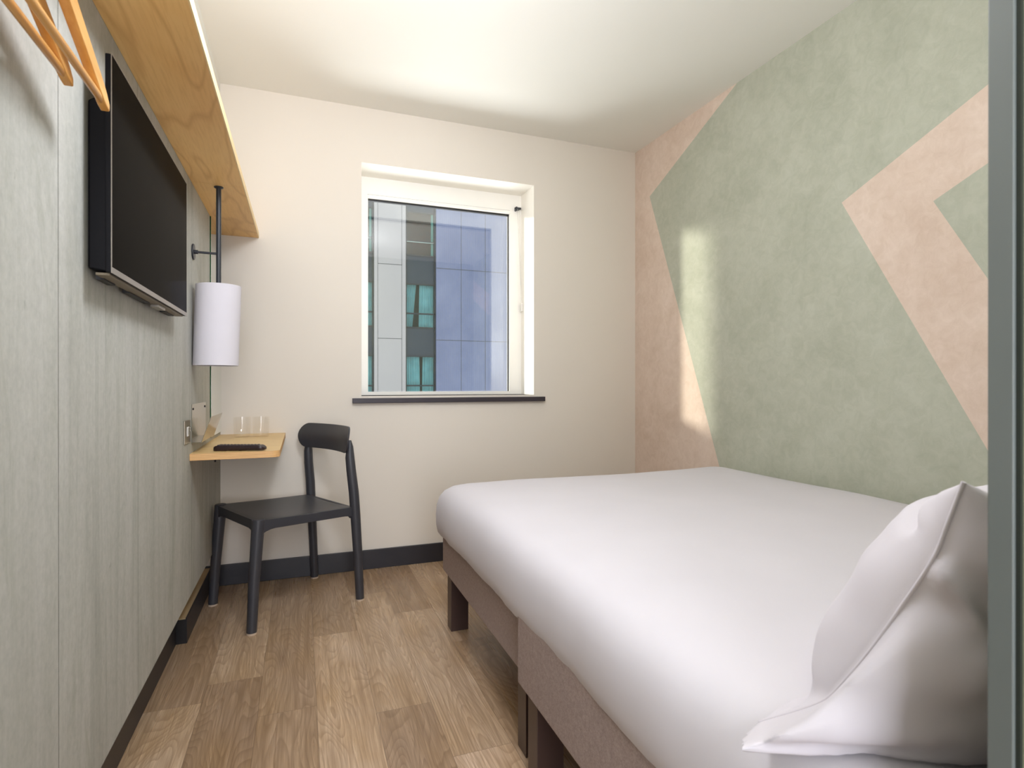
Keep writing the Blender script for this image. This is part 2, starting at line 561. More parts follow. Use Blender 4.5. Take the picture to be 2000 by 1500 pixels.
def rrect(x0, x1, y0, y1, r, seg=6, corners=(1, 1, 1, 1)):
    """rounded rectangle outline, corners: (x0y0, x1y0, x1y1, x0y1)"""
    out = []
    for (cx, cy, a0, use, px, py) in ((x0 + r, y0 + r, PI, corners[0], x0, y0), (x1 - r, y0 + r, 1.5 * PI, corners[1], x1, y0),
                                       (x1 - r, y1 - r, 0, corners[2], x1, y1), (x0 + r, y1 - r, 0.5 * PI, corners[3], x0, y1)):
        if use:
            for k in range(seg + 1):
                a = a0 + 0.5 * PI * k / seg
                out.append((cx + r * math.cos(a), cy + r * math.sin(a)))
        else:
            out.append((px, py))
    return out
def copy_tree(o, parent=None):
    c = o.copy()
    COL.objects.link(c)
    if parent is not None:
        c.parent = parent
    for ch in list(o.children):
        copy_tree(ch, c)
    return c

# ================================================================== SETTING
# floor: one mesh of planks 0.168 m wide, 1.0 m long
def build_floor():
    bm = B()
    uvl = bm.loops.layers.uv.new('plank')
    tl = bm.faces.layers.float.new('tone')
    sl = bm.faces.layers.float.new('seed')
    W = 0.168
    ends = {-1: 2.09, 0: 1.84, 1: 2.345, 2: 1.735, 3: 2.46}       # where a plank ends, per column counted from x=-0.124
    known = {(-1, 2.09): 0.60, (-1, 1.09): 0.30, (0, 2.84): 0.28, (0, 1.84): 0.42, (0, 0.84): 0.40, (1, 2.345): 0.42, (1, 1.345): 0.78,
             (2, 2.735): 0.35, (2, 1.735): 0.62, (2, 0.735): 0.34, (3, 2.46): 0.30, (3, 1.46): 0.60, (3, 0.46): 0.95, (0, 2.84): 0.35}
    rnd = random.Random(5)
    k = -4
    while -0.124 + k * W < XR + 0.02:
        x0 = -0.124 + k * W
        c = k + 0
        e = ends.get(c - 0 if c in ends else None, None)
        e = ends.get(c, rnd.uniform(0, 1)) if c in ends else rnd.uniform(0, 1)
        y = e - math.ceil(e - YN) - 1
        while y < YB + 0.05:
            f = bm.faces.new([bm.verts.new((x0, y, 0)), bm.verts.new((x0 + W, y, 0)), bm.verts.new((x0 + W, y + 1, 0)), bm.verts.new((x0, y + 1, 0))])
            for lp, q in zip(f.loops, ((0, 0), (W, 0), (W, 1), (0, 1))):
                lp[uvl].uv = q
            f[tl] = known.get((c, round(y, 3)), rnd.uniform(0.25, 0.7))
            f[sl] = rnd.random()
            y += 1
        k += 1
    # crop to the room
    for co, no in (((XK - 0.02, 0, 0), (-1, 0, 0)), ((XR + 0.02, 0, 0), (1, 0, 0)), ((0, YN - 0.02, 0), (0, -1, 0)), ((0, YB + 0.02, 0), (0, 1, 0))):
        g = bm.verts[:] + bm.edges[:] + bm.faces[:]
        bmesh.ops.bisect_plane(bm, geom=g, plane_co=co, plane_no=no, clear_outer=True)
    return bm
struct('floor', build_floor(), M['oak'], smooth=False)
bm = B(); box(bm, XL - 0.12, XR + 0.1, YN - 0.1, YB + 0.3, ZC, ZC + 0.1)
struct('ceiling', bm, M['ceiling'], smooth=False)

# left wall: concrete-look panels hung clear of the floor, rough wall behind
bm = B()
box(bm, XL - 0.02, XL, YN, YB, 0.232, ZSH + 0.02)
box(bm, XL - 0.02, XL, YN, YB, ZSH + 0.02, ZC, 2)
box(bm, XK - 0.1, XK, YN, YB, -0.02, ZC, 1)
struct('wall_left', bm, [M['concrete'], M['ledge'], M['ceiling']], smooth=False)

# back wall with window opening
WX0, WX1, WZ0, WZ1 = 0.303, 1.307, 0.931, 2.187
YF = 3.315           # inner face of the window frame
bm = B()
def quadwall(bm, y):
    for (x0, x1, z0, z1) in ((XK - 0.1, WX0, -0.02, ZC + .05), (WX1, XR + 0.1, -0.02, ZC + .05), (WX0, WX1, -0.02, WZ0), (WX0, WX1, WZ1, ZC + .05)):
        box(bm, x0, x1, y, y + 0.45, z0, z1)
quadwall(bm, YB)
for f in list(bm.faces):
    c = f.calc_center_median(); n = f.normal
bmesh.ops.recalc_face_normals(bm, faces=bm.faces)
bm.normal_update()
for f in bm.faces:
    if abs(f.normal.y) < 0.5:
        f.material_index = 1
struct('wall_back', bm, [M['wall_cream'], M['reveal']], smooth=False)

# right wall with the chevron wallpaper
bm = B()
def poly(pts, mi):
    f = bm.faces.new([bm.verts.new((XR, y, z)) for y, z in pts])
    f.material_index = mi
yAu, yAd = 2.204, 2.105
V1, V2, V3 = (2.947, 2.153), (1.631, 1.719), (1.285, 1.620)
yBu, yBd, yCu, yCd = -0.158, 0.690, -0.722, 0.385
poly([(YB, 0), (YB, ZC), (yAu, ZC), V1, (yAd, 0)], 1)
poly([(yAd, 0), V1, (yAu, ZC), (yBu, ZC), V2, (yBd, 0)], 0)
poly([(yBd, 0), V2, (yBu, ZC), (yCu, ZC), V3, (yCd, 0)], 1)
poly([(yCd, 0), V3, (yCu, ZC), (YN, ZC), (YN, 0)], 0)
for f in bm.faces:
    f.normal_update()
    if f.normal.x > 0: f.normal_flip()
me_faces = None
box(bm, XR + 0.001, XR + 0.1, YN, YB, -0.02, ZC + 0.05, 0)
struct('wall_right', bm, [M['paper_green'], M['paper_pink']], smooth=False)
bm = B(); box(bm, XK - 0.1, XR + 0.1, YN - 0.1, YN, -0.02, ZC + 0.05)
struct('wall_near', bm, M['wall_cream'], smooth=False)
# bathroom pod beside the bed head
PX, PY = 0.54, 0.30
bm = B(); box(bm, PX + 0.004, XR - 0.002, YN + 0.002, PY - 0.002, 0.0, ZC)
struct('wall_bathroom', bm, M['pod'], smooth=False)
bm = B(); box(bm, PX - 0.002, PX + 0.05, 0.2815, PY, 0.0, ZC - 0.002)
struct('trim_1', bm, M['trim'], smooth=False, bevel=0.0012)
bm = B(); box(bm, PX + 0.001, PX + 0.02, 0.2780, 0.2815, 0.0, ZC - 0.002)
struct('trim_2', bm, M['trim_dark'], smooth=False)

# skirtings
bm = B(); box(bm, XK, XK + 0.006, YN, 2.458, 0, 0.24)
struct('baseboard_left', bm, M['skirt'], smooth=False)
bm = B(); box(bm, XK, XR, YB - 0.014, YB, 0, 0.102)
struct('baseboard_back', bm, M['skirt'], smooth=False, bevel=0.0015)
bm = B(); box(bm, XR - 0.014, XR, PY, YB - 0.014, 0, 0.102)
struct('baseboard_right', bm, M['skirt'], smooth=False, bevel=0.0015)
# boxed pipe run along the foot of the left wall
bm = B()
box(bm, XK, -0.412, 2.458, YB - 0.014, 0, 0.092, 0)
box(bm, XK, -0.416, 2.462, YB - 0.014, 0.092, 0.0945, 1)
box(bm, -0.4165, -0.412, 2.458, YB - 0.014, 0.092, 0.098, 0)
for f in bm.faces:
    if f.calc_center_median().y < 2.4585: f.material_index = 2
struct('trim_3', bm, [M['skirt'], M['ledge'], M['black_edge']], smooth=False)

# window
win = thing('window_1', (0.8, YF, WZ0), kind='structure')
gx0, gx1, gz0, gz1 = 0.360, 1.228, 0.950, 2.066
bm = B()
fy1 = YF + 0.045
for (a, b, c, d) in ((WX0, gx0, WZ0, WZ1), (gx1, WX1, WZ0, WZ1), (gx0, gx1, WZ0, gz0), (gx0, gx1, gz1, WZ1)):
    box(bm, a, b, YF, fy1, c, d)
obj('window_frame', bm, M['frame'], win, smooth=False)
bm = B()
for (a, b, c, d) in ((gx1 - 0.004, gx1 + 0.001, gz0, gz1), (gx0, gx1, gz1 - 0.010, gz1 + 0.001)):
    box(bm, a, b, YF + 0.012, YF + 0.03, c, d)
obj('rubber_gasket', bm, M['black_edge'], win, smooth=False)
bm = B(); box(bm, WX0, WX1, 3.512, 3.5125, WZ0, WZ1)
box(bm, WX0, WX1, 3.530, 3.5305, WZ0, WZ1)
obj('window_pane', bm, M['pane'], win, smooth=False)
bm = B(); box(bm, 0.255, 1.371, YB - 0.026, YF, 0.893, 0.9195)
o = obj('window_sill', bm, M['sill'], win, smooth=True, bevel=0.002)
o['label'] = 'dark window sill board'
bm = B(); box(bm, WX0 + 0.001, WX1 - 0.001, YB + 0.012, YF, 0.9195, WZ0)
obj('sill_upstand', bm, M['reveal'], win, smooth=False)

# roller blind drawn up inside the window head
bl = thing('roller_blind', (0.79, YF, 2.10), label='white roller blind pulled up at the top of the window, with a bead chain', cat='blind')
bm = B(); box(bm, gx0 - 0.002, gx1 + 0.002, YF - 0.010, YF + 0.012, 2.067, 2.0845)
obj('bottom_bar', bm, M['frame'], bl, bevel=0.002)
bm = B(); box(bm, gx0 - 0.002, gx1 + 0.002, YF - 0.0015, YF + 0.001, 2.0845, 2.0875)
obj('fabric_edge', bm, M['bld_joint'], bl, smooth=False)
bm = B()
box(bm, 1.262, 1.300, YF - 0.018, YF, 2.098, 2.108)
box(bm, 1.262, 1.270, YF - 0.030, YF, 2.086, 2.108)
cyl(bm, 0.007, -0.028, -0.002, (1.283, YF, 2.098), 'y', 16)
o = obj('chain_bracket', bm, M['black_metal'], bl, smooth=False); o['label'] = 'dark chain bracket'
bm = B()
pts = [(1.288, YF - 0.022, 2.098)] + [(1.288 + 0.012 * t, YF - 0.022 + 0.0, 2.098 - 0.62 * t) for t in (0.25, 0.5, 0.75, 1.0)]
tube(bm, pts, 0.0014, 8)
tube(bm, [(p[0] - 0.013 + 0.013 * k / 4, p[1], p[2]) for k, p in enumerate(pts)], 0.0014, 8)
obj('bead_chain', bm, M['cord'], bl)
bm = B(); box(bm, 1.293, WX1, YF - 0.032, YF - 0.012, 1.452, 1.505)
obj('chain_tensioner', bm, M['white_plastic'], bl, bevel=0.003)

# ================================================================== BUILDING ACROSS THE STREET
BY = 23.0
bd = thing('opposite_building', (5.0, BY, -6.0), label='modern office block across the street, seen through the window, with grey and blue cladding', cat='building')
bm = B()
box(bm, -14, 16, BY + 0.5, BY + 4, -7, 22)
obj('core_wall', bm, M['bld_in'], bd, smooth=False)
ZP = 2.98
heads = [k * ZP + 5.10 for k in range(-3, 5)]
bays = [(4.0 - 2.53 * k, 5.27 - 2.53 * k) for k in range(0, 5)]
# pale piers between the bays, each with raised cladding sheets and open joints
bm = B(); bj = B()
for (bx0, bx1) in bays:
    x1 = bx0
    x0 = bx0 - 1.26
    box(bm, x0, x1, BY, BY + 0.6, -7, 21)
    for xx in (x0 + 0.14, x1 - 0.16):
        box(bj, xx - 0.008, xx + 0.008, BY - 0.004, BY + 0.02, -7, 21)
    for k in range(-2, 6):
        z = 5.82 + (k - 0) * 3.01
        box(bj, x0 + 0.14, x1 - 0.16, BY - 0.004, BY + 0.02, z - 0.012, z + 0.012)
obj('grey_pier_cladding', bm, M['bld_panel'], bd, smooth=False)
obj('pier_joint', bj, M['bld_joint'], bd, smooth=False)
bm = B(); box(bm, 5.27, 16, BY, BY + 0.6, -7, 21)
obj('blue_cladding', bm, M['bld_blue'], bd, smooth=False)
bm = B()
for k in range(1, 10):
    xx = 5.27 + 1.07 * k
    box(bm, xx - 0.01, xx + 0.01, BY - 0.004, BY + 0.01, -7, 21)
for k in range(-2, 6):
    z = 5.80 + k * 3.0
    box(bm, 5.27, 16, BY - 0.005, BY + 0.01, z - 0.012, z + 0.012)
obj('cladding_joint', bm, M['bld_joint'], bd, smooth=False)
for bi, (bx0, bx1) in enumerate(bays[:3]):
    for hi, zh in enumerate(heads):
        if bi == 2 and not (2 <= hi <= 4): continue
        zs, zt = zh - 1.8, zh - 1.22
        wn = bpy.data.objects.new('bay_window', None)
        COL.objects.link(wn); wn.parent = bd; ORG[wn.name] = ORG[bd.name]
        bm = B()
        box(bm, bx0, bx0 + 0.06, BY + 0.12, BY + 0.2, zs, zh + 1.18)
        box(bm, bx1 - 0.07, bx1, BY + 0.12, BY + 0.2, zs, zh + 1.18)
        box(bm, bx0, bx1, BY + 0.12, BY + 0.2, zh - 0.03, zh + 0.02)
        box(bm, bx0, bx1, BY + 0.12, BY + 0.2, zt - 0.03, zt + 0.03)
        box(bm, bx0, bx1, BY + 0.12, BY + 0.2, zs - 0.03, zs + 0.03)
        obj('bay_frame', bm, M['bld_frame'], wn, smooth=False)
        bm = B(); box(bm, bx0, bx1, BY + 0.16, BY + 0.22, zh, zh + 1.2)
        obj('spandrel_panel', bm, M['bld_slate'], wn, smooth=False)
        if zh > 7:
            bm = B(); box(bm, bx0 + 0.05, bx1 - 0.16, BY + 0.30, BY + 0.33, zs, zh)
            obj('brick_reflection_sheet', bm, M['bld_rust'], wn, smooth=False)  # sheet behind the pane carrying the painted brick reflection
            bm = B(); box(bm, bx1 - 0.17, bx1 - 0.08, BY + 0.24, BY + 0.3, zs, zh)
            box(bm, bx0 + 0.06, bx1 - 0.1, BY + 0.11, BY + 0.125, zt - 0.035, zt - 0.012)
            obj('pale_jamb', bm, M['bld_pale'], wn, smooth=False)
        else:
            bm = B()
            rn = random.Random(bi * 17 + hi)
            gap = 0.5 + rn.uniform(-0.05, 0.1)
            for side in (0, 1):
                n = 40
                top0 = 0.02 if side == 0 else gap
                top1 = gap - 0.10 if side == 0 else 0.98
                bot0 = 0.02 if side == 0 else gap - 0.02
                bot1 = (gap - 0.24 if side == 0 else 0.98) + rn.uniform(-0.03, 0.05) * (side == 0)
                if zh < 3: bot1 = bot1 + (0.12 if side == 0 else 0); 
                rowT, rowB = [], []
                for k in range(n + 1):
                    t = k / n
                    wv = 0.035 * math.sin(t * 40) + 0.012 * math.sin(t * 97)
                    rowT.append(bm.verts.new((bx0 + (top0 + (top1 - top0) * t) * 1.27, BY + 0.32 + wv, zh)))
                    rowB.append(bm.verts.new((bx0 + (bot0 + (bot1 - bot0) * t) * 1.27, BY + 0.32 + wv * 1.2, zs)))
                for k in range(n):
                    bm.faces.new([rowT[k], rowT[k + 1], rowB[k + 1], rowB[k]])
            obj('teal_curtain', bm, M['curtain'], wn)
        bm = B(); box(bm, bx0, bx1, BY + 0.15, BY + 0.155, zs, zh)
        obj('bay_pane', bm, M['bld_pane'], wn, smooth=False)

# ================================================================== LEFT WALL THINGS
# plywood shelf
sh = thing('wall_shelf', (-0.29, 1.9, ZSH), label='long birch plywood shelf high on the concrete-look wall', cat='shelf')
for y0, y1 in ((0.12, 2.319), (2.3205, YB - 0.001)):
    bm = B(); box(bm, XL + 0.0005, -0.2035, y0, y1, ZSH, ZSH + 0.027)
    obj('shelf_board', bm, M['birch'], sh, smooth=False)
bm = B(); box(bm, -0.2035, -0.200, 0.12, YB - 0.001, ZSH, ZSH + 0.027)
o = obj('front_edging', bm, M['ply_edge_light'], sh, smooth=False)

# television
TX, TY0, TY1, TZ0, TZ1 = -0.3290, 1.236, 1.966, 1.205, 1.613
tv = thing('television', (-0.35, 1.6, TZ0), label='flat black television mounted on the grey panelled wall', cat='television')
bm = B(); box(bm, TX - 0.011, TX - 0.0012, TY0 + 0.001, TY1 - 0.001, TZ0 + 0.001, TZ1 - 0.001)
obj('rear_shell', bm, M['tv_body'], tv, bevel=0.002)
bm = B()
bz = 0.0018
for (a, b, c, d) in ((TY0, TY1, TZ0, TZ0 + 0.011), (TY0, TY1, TZ1 - bz, TZ1), (TY0, TY0 + bz, TZ0 + 0.011, TZ1 - bz), (TY1 - bz, TY1, TZ0 + 0.011, TZ1 - bz)):
    box(bm, TX - 0.0014, TX, a, b, c, d)
obj('bezel', bm, M['tv_bezel'], tv, smooth=False)
bm = B(); box(bm, TX - 0.0013, TX - 0.0004, TY0 + bz, TY1 - bz, TZ0 + 0.011, TZ1 - bz)
obj('screen', bm, M['screen'], tv, smooth=False)
bm = B()
prism(bm, [(TX - 0.010, TZ0 + 0.004), (XL + 0.002, TZ0 + 0.010), (XL + 0.002, TZ0 + 0.325), (TX - 0.010, TZ0 + 0.345)], 'y', TY0 + 0.022, TY1 - 0.03)
obj('electronics_housing', bm, M['tv_body'], tv, bevel=0.004)
bm = B()
box(bm, TX - 0.030, TX - 0.007, TY0 + 0.015, TY1 - 0.02, TZ0 - 0.003, TZ0 + 0.002)
obj('bottom_strip', bm, M['tv_bottom'], tv, bevel=0.001)
for (a, b) in ((TY0 + 0.05, TY0 + 0.12), (TY0 + 0.22, TY0 + 0.40), (TY0 + 0.57, TY0 + 0.68)):
    bm = B(); box(bm, TX - 0.040, TX - 0.026, a, b, TZ0 - 0.006, TZ0 + 0.004)
    obj('vent_slot', bm, M['black_edge'], tv, smooth=False)
bm = B(); box(bm, TX - 0.032, TX - 0.012, TY0 + 0.425, TY0 + 0.50, TZ0 - 0.011, TZ0 - 0.002)
obj('sensor_pod', bm, M['tv_bezel'], tv, bevel=0.002)

# pendant wall lamp
LX, LY = -0.289, 2.352
lp = thing('wall_lamp', (LX, LY, ZSH), label='white cylinder lamp hanging on a black pole under the shelf', cat='lamp')
bm = B(); tube(bm, [(LX, LY, ZSH - 0.003), (LX - 0.0005, LY, 1.34)], 0.0088, 24)
obj('pole', bm, M['black_metal'], lp)
bm = B(); lathe(bm, [(0.0001, 0), (0.016, 0), (0.016, -0.003), (0.0088, -0.007)], (LX, LY, ZSH), 'z', 32)
obj('ceiling_flange', bm, M['black_metal'], lp)
bm = B(); tube(bm, [(XL + 0.004, LY, 1.485), (LX, LY, 1.484)], 0.0045, 16)
tube(bm, [(XL + 0.006, LY, 1.485), (XL + 0.018, LY, 1.485)], 0.0075, 16)
obj('bracket_arm', bm, M['black_metal'], lp)
bm = B(); cyl(bm, 0.029, 0.0, 0.006, (XL, LY, 1.485), 'x', 40)
obj('wall_flange', bm, M['black_metal'], lp, bevel=0.0015)
bm = B()
R1 = 0.0765
tilt = 0.010
lathe(bm, [(0.004, 1.350), (R1 - 0.010, 1.352), (R1 - 0.003, 1.361), (R1, 1.364), (R1, 1.066), (R1 - 0.0025, 1.0655), (R1 - 0.0025, 1.352)], (LX, LY, 0), 'z', 72)
for v in bm.verts:
    v.co.x += -tilt * (1.364 - v.co.z) / 0.3
    v.co.y += 0.0
o = obj('lamp_shade', bm, M['shade'], lp)
o['label'] = 'white fabric cylinder shade'
bm = B(); lathe(bm, [(0.014, 1.35), (0.014, 1.29), (0.02, 1.27), (0.03, 1.23), (0.026, 1.20), (0.0001, 1.19)], (LX - 0.003, LY, 0), 'z', 24)
obj('bulb', bm, M['white_plastic'], lp)

# mirror
MY0 = 2.768
mr = thing('mirror', (XL, 2.93, 0.76), label='tall frameless mirror with green glass edge in the corner above the desk', cat='mirror')
bm = B(); box(bm, XL + 0.0003, XL + 0.0045, MY0, YB - 0.001, 0.762, ZSH - 0.002)
obj('mirror_backing', bm, M['mirror_edge'], mr, smooth=False)
bm = B(); box(bm, XL + 0.0046, XL + 0.0052, MY0 + 0.001, YB - 0.002, 0.763, ZSH - 0.003)
obj('silvered_face', bm, M['mirror'], mr, smooth=False)

# steel brochure holder
ho = thing('brochure_holder', (XL, 2.48, 0.783), label='polished steel brochure holder fixed to the wall above the desk', cat='holder')
hy0, hy1 = 2.327, 2.640
bm = B(); box(bm, XL, XL + 0.002, hy0, hy1, 0.782, 0.923)
obj('back_plate', bm, M['steel'], ho, smooth=False)
bm = B()
prism(bm, [(XL, 0.782), (-0.343, 0.782), (-0.3105, 0.876), (-0.3122, 0.8765), (-0.3442, 0.7838), (XL, 0.7838)], 'y', hy0, hy1)
obj('front_plate', bm, M['steel'], ho, smooth=False)
for yy in (2.350, 2.616):
    bm = B(); cyl(bm, 0.0042, 0.002, 0.0042, (XL, yy, 0.905), 'x', 16)
    obj('screw', bm, M['black_edge'], ho)
# switched socket plate
so = thing('wall_socket', (XL, 2.23, 0.787), label='brushed steel socket plate with a rocker switch on the panelled wall', cat='socket')
bm = B(); box(bm, XL, XL + 0.004, 2.180, 2.278, 0.789, 0.871)
obj('face_plate', bm, M['steel_plate'], so, bevel=0.0015)
bm = B(); box(bm, XL + 0.004, XL + 0.0065, 2.215, 2.243, 0.815, 0.848)
obj('socket_insert', bm, M['white_plastic'], so, bevel=0.001)
bm = B(); box(bm, XL + 0.006, XL + 0.0068, 2.226, 2.232, 0.820, 0.843)
obj('socket_slot', bm, M['black_edge'], so, smooth=False)
bm = B(); box(bm, XL + 0.004, XL + 0.009, 2.253, 2.266, 0.829, 0.845)
obj('rocker_switch', bm, M['steel'], so, bevel=0.001)

# desk top fixed into the corner
DZ = 0.746
dk = thing('wall_desk', (-0.22, 2.7, 0.722), label='small birch desk top fixed in the corner under the mirror', cat='desk')
out = [(XL + 0.0005, 2.286)] + rrect(XL, -0.076, 2.286, YB - 0.001, 0.030, 8, (0, 1, 0, 0))[1:-1] + [(XL + 0.0005, YB - 0.001)]
bm = B()
prism(bm, out, 'z', 0.722, DZ)
bm.normal_update(); bmesh.ops.recalc_face_normals(bm, faces=bm.faces)
for f in bm.faces:
    if abs(f.normal.z) < 0.5: f.material_index = 1
obj('desk_top', bm, [M['birch_light'], M['ply_edge']], dk, auto=30)
for yy, zz in ((2.905, 0.642), (2.965, 0.657)):
    bm = B(); cyl(bm, 0.006, 0.0, 0.006, (XL, yy, zz), 'x', 16)
    obj('fixing_bolt', bm, M['black_edge'], dk)

# remote control
c, s = Vector((-0.304, 2.372)), Vector((-0.128, 2.318))
ang = math.atan2(s.y - c.y, s.x - c.x)
rc = thing('remote_control', ((c.x + s.x) / 2, (c.y + s.y) / 2, DZ), ang, label='black remote control lying on the desk edge', cat='remote control')
L2 = (s - c).length / 2
bm = B()
n = 24
rings = []
for i in range(n + 1):
    t = i / n
    x = -L2 + 2 * L2 * t
    w_ = 0.022 * (1 - max(0, abs(2 * t - 1) - 0.86) ** 2 * 18)
    zb = 0.0 if (t < 0.28 or t > 0.50) and t < 0.97 else 0.0025
    if t > 0.5: zb = 0.0035 * min(1, (t - 0.5) * 8)
    zt = 0.0205 - (0.006 * max(0, (0.06 - t) / 0.06)) - 0.008 * max(0, (t - 0.93) / 0.07)
    prof = [(-w_, zb + 0.004), (-w_ * 0.85, zb), (w_ * 0.85, zb), (w_, zb + 0.004), (w_, zt - 0.005), (w_ * 0.86, zt), (-w_ * 0.86, zt), (-w_, zt - 0.005)]
    rings.append([bm.verts.new((x, y, z)) for y, z in prof])
for i in range(n):
    for k in range(8):
        bm.faces.new([rings[i][k], rings[i][(k + 1) % 8], rings[i + 1][(k + 1) % 8], rings[i + 1][k]])
bm.faces.new(rings[0]); bm.faces.new(rings[-1][::-1])
obj('remote_body', bm, M['remote'], rc, local=True, auto=50)
bm = B()
for i in range(12):
    for j in range(3):
        if (i in (3,) and j == 1): continue
        x = -L2 + 0.018 + i * 0.0125
        y = (j - 1) * 0.012
        box(bm, x - 0.0036, x + 0.0036, y - 0.0036, y + 0.0036, 0.0200, 0.0226)
o = obj('keypad', bm, M['button'], rc, local=True, smooth=False)

# two tumblers
gl = thing('drinking_glass', (-0.262, 2.93, DZ), label='clear glass tumbler on the desk, the left one, nearer the mirror', cat='glass', group='glass tumblers on the desk')
bm = B(); H = 0.094
lathe(bm, [(0.0001, 0.0), (0.032, 0.0), (0.0355, 0.003), (0.0385, H), (0.0368, H), (0.0340, 0.010), (0.0001, 0.009)], (0, 0, 0), 'z', 48)
o = obj('tumbler', bm, M['tumbler'], gl, local=True, auto=60)
g2 = copy_tree(gl)
g2.location = (-0.180, 2.93, DZ)
g2['label'] = 'clear glass tumbler on the desk, the right one, nearer the window'

# coat hangers on wall pegs
def make_hanger():
    h = thing('coat_hanger', (0, 0, 0), cat='coat hanger', group='wooden hangers beside the television')
    # local: hanger in the y-z plane, bar at z=0, centre y=0
    bm = B(); tube(bm, [(0, -0.200, 0.0), (0, -0.195, 0), (0, 0.195, 0.0), (0, 0.200, 0)], [0.0055, 0.006, 0.006, 0.0045], 18)
    obj('trouser_bar', bm, M['hanger'], h, local=True)
    for sgn in (1, -1):
        bm = B()
        secs = []
        for i in range(15):
            t = i / 14
            y = 0.215 - 0.215 * t
            zc = -0.004 + 0.088 * (t ** 0.92)
            hh = 0.0135 + 0.004 * t
            if i == 0: hh = 0.006
            if i == 1: hh = 0.0115
            tx = 0.0065 + 0.001 * t
            xo = 0.010 * (t - 0.0) ** 1.5 * 0.5
            secs.append([(xo - tx, y * sgn, zc - hh), (xo + tx, y * sgn, zc - hh), (xo + tx, y * sgn, zc + hh), (xo - tx, y * sgn, zc + hh)])
        rows = [[bm.verts.new(q) for q in sct] for sct in secs]
        for i in range(14):
            for k in range(4):
                bm.faces.new([rows[i][k], rows[i][(k + 1) % 4], rows[i + 1][(k + 1) % 4], rows[i + 1][k]])
        bm.faces.new(rows[0]); bm.faces.new(rows[-1][::-1])
        obj('shoulder_arm', bm, M['hanger'], h, local=True, bevel=0.002)
    bm = B()
    pts = [(0.005, 0, 0.09), (0.005, 0, 0.14)]
    for k in range(13):
        a = -PI / 2 + 1.35 * PI * k / 12
        pts.append((0.005, 0.019 * math.cos(a) * 1.0, 0.16 + 0.019 * math.sin(a)))
    tube(bm, pts, 0.0018, 10)
    obj('hook', bm, M['chrome'], h, local=True)
    return h
h1 = make_hanger()
h1.location = (-0.307, 0.905, 1.465)
h1['label'] = 'wooden coat hanger overlapping the corner of the television'
h2 = copy_tree(h1)
h2.location = (-0.333, 0.828, 1.464)
h2['label'] = 'wooden coat hanger further from the television, closer to the wall'
pg = thing('coat_peg', (XL, 0.905, 1.63), label='small metal peg on the grey wall, holding the hanger near the television', cat='peg', group='pegs for the hangers')
bm = B(); tube(bm, [(0, 0, 0.002), (0.078, 0, 0.0065)], 0.005, 14)
tube(bm, [(0.074, 0, 0.0), (0.078, 0, 0.018)], 0.005, 14)
obj('peg', bm, M['chrome'], pg, local=True)
p2 = copy_tree(pg)
p2.location = (XL, 0.828, 1.629)
p2['label'] = 'small metal peg on the grey wall, holding the hanger away from the television'

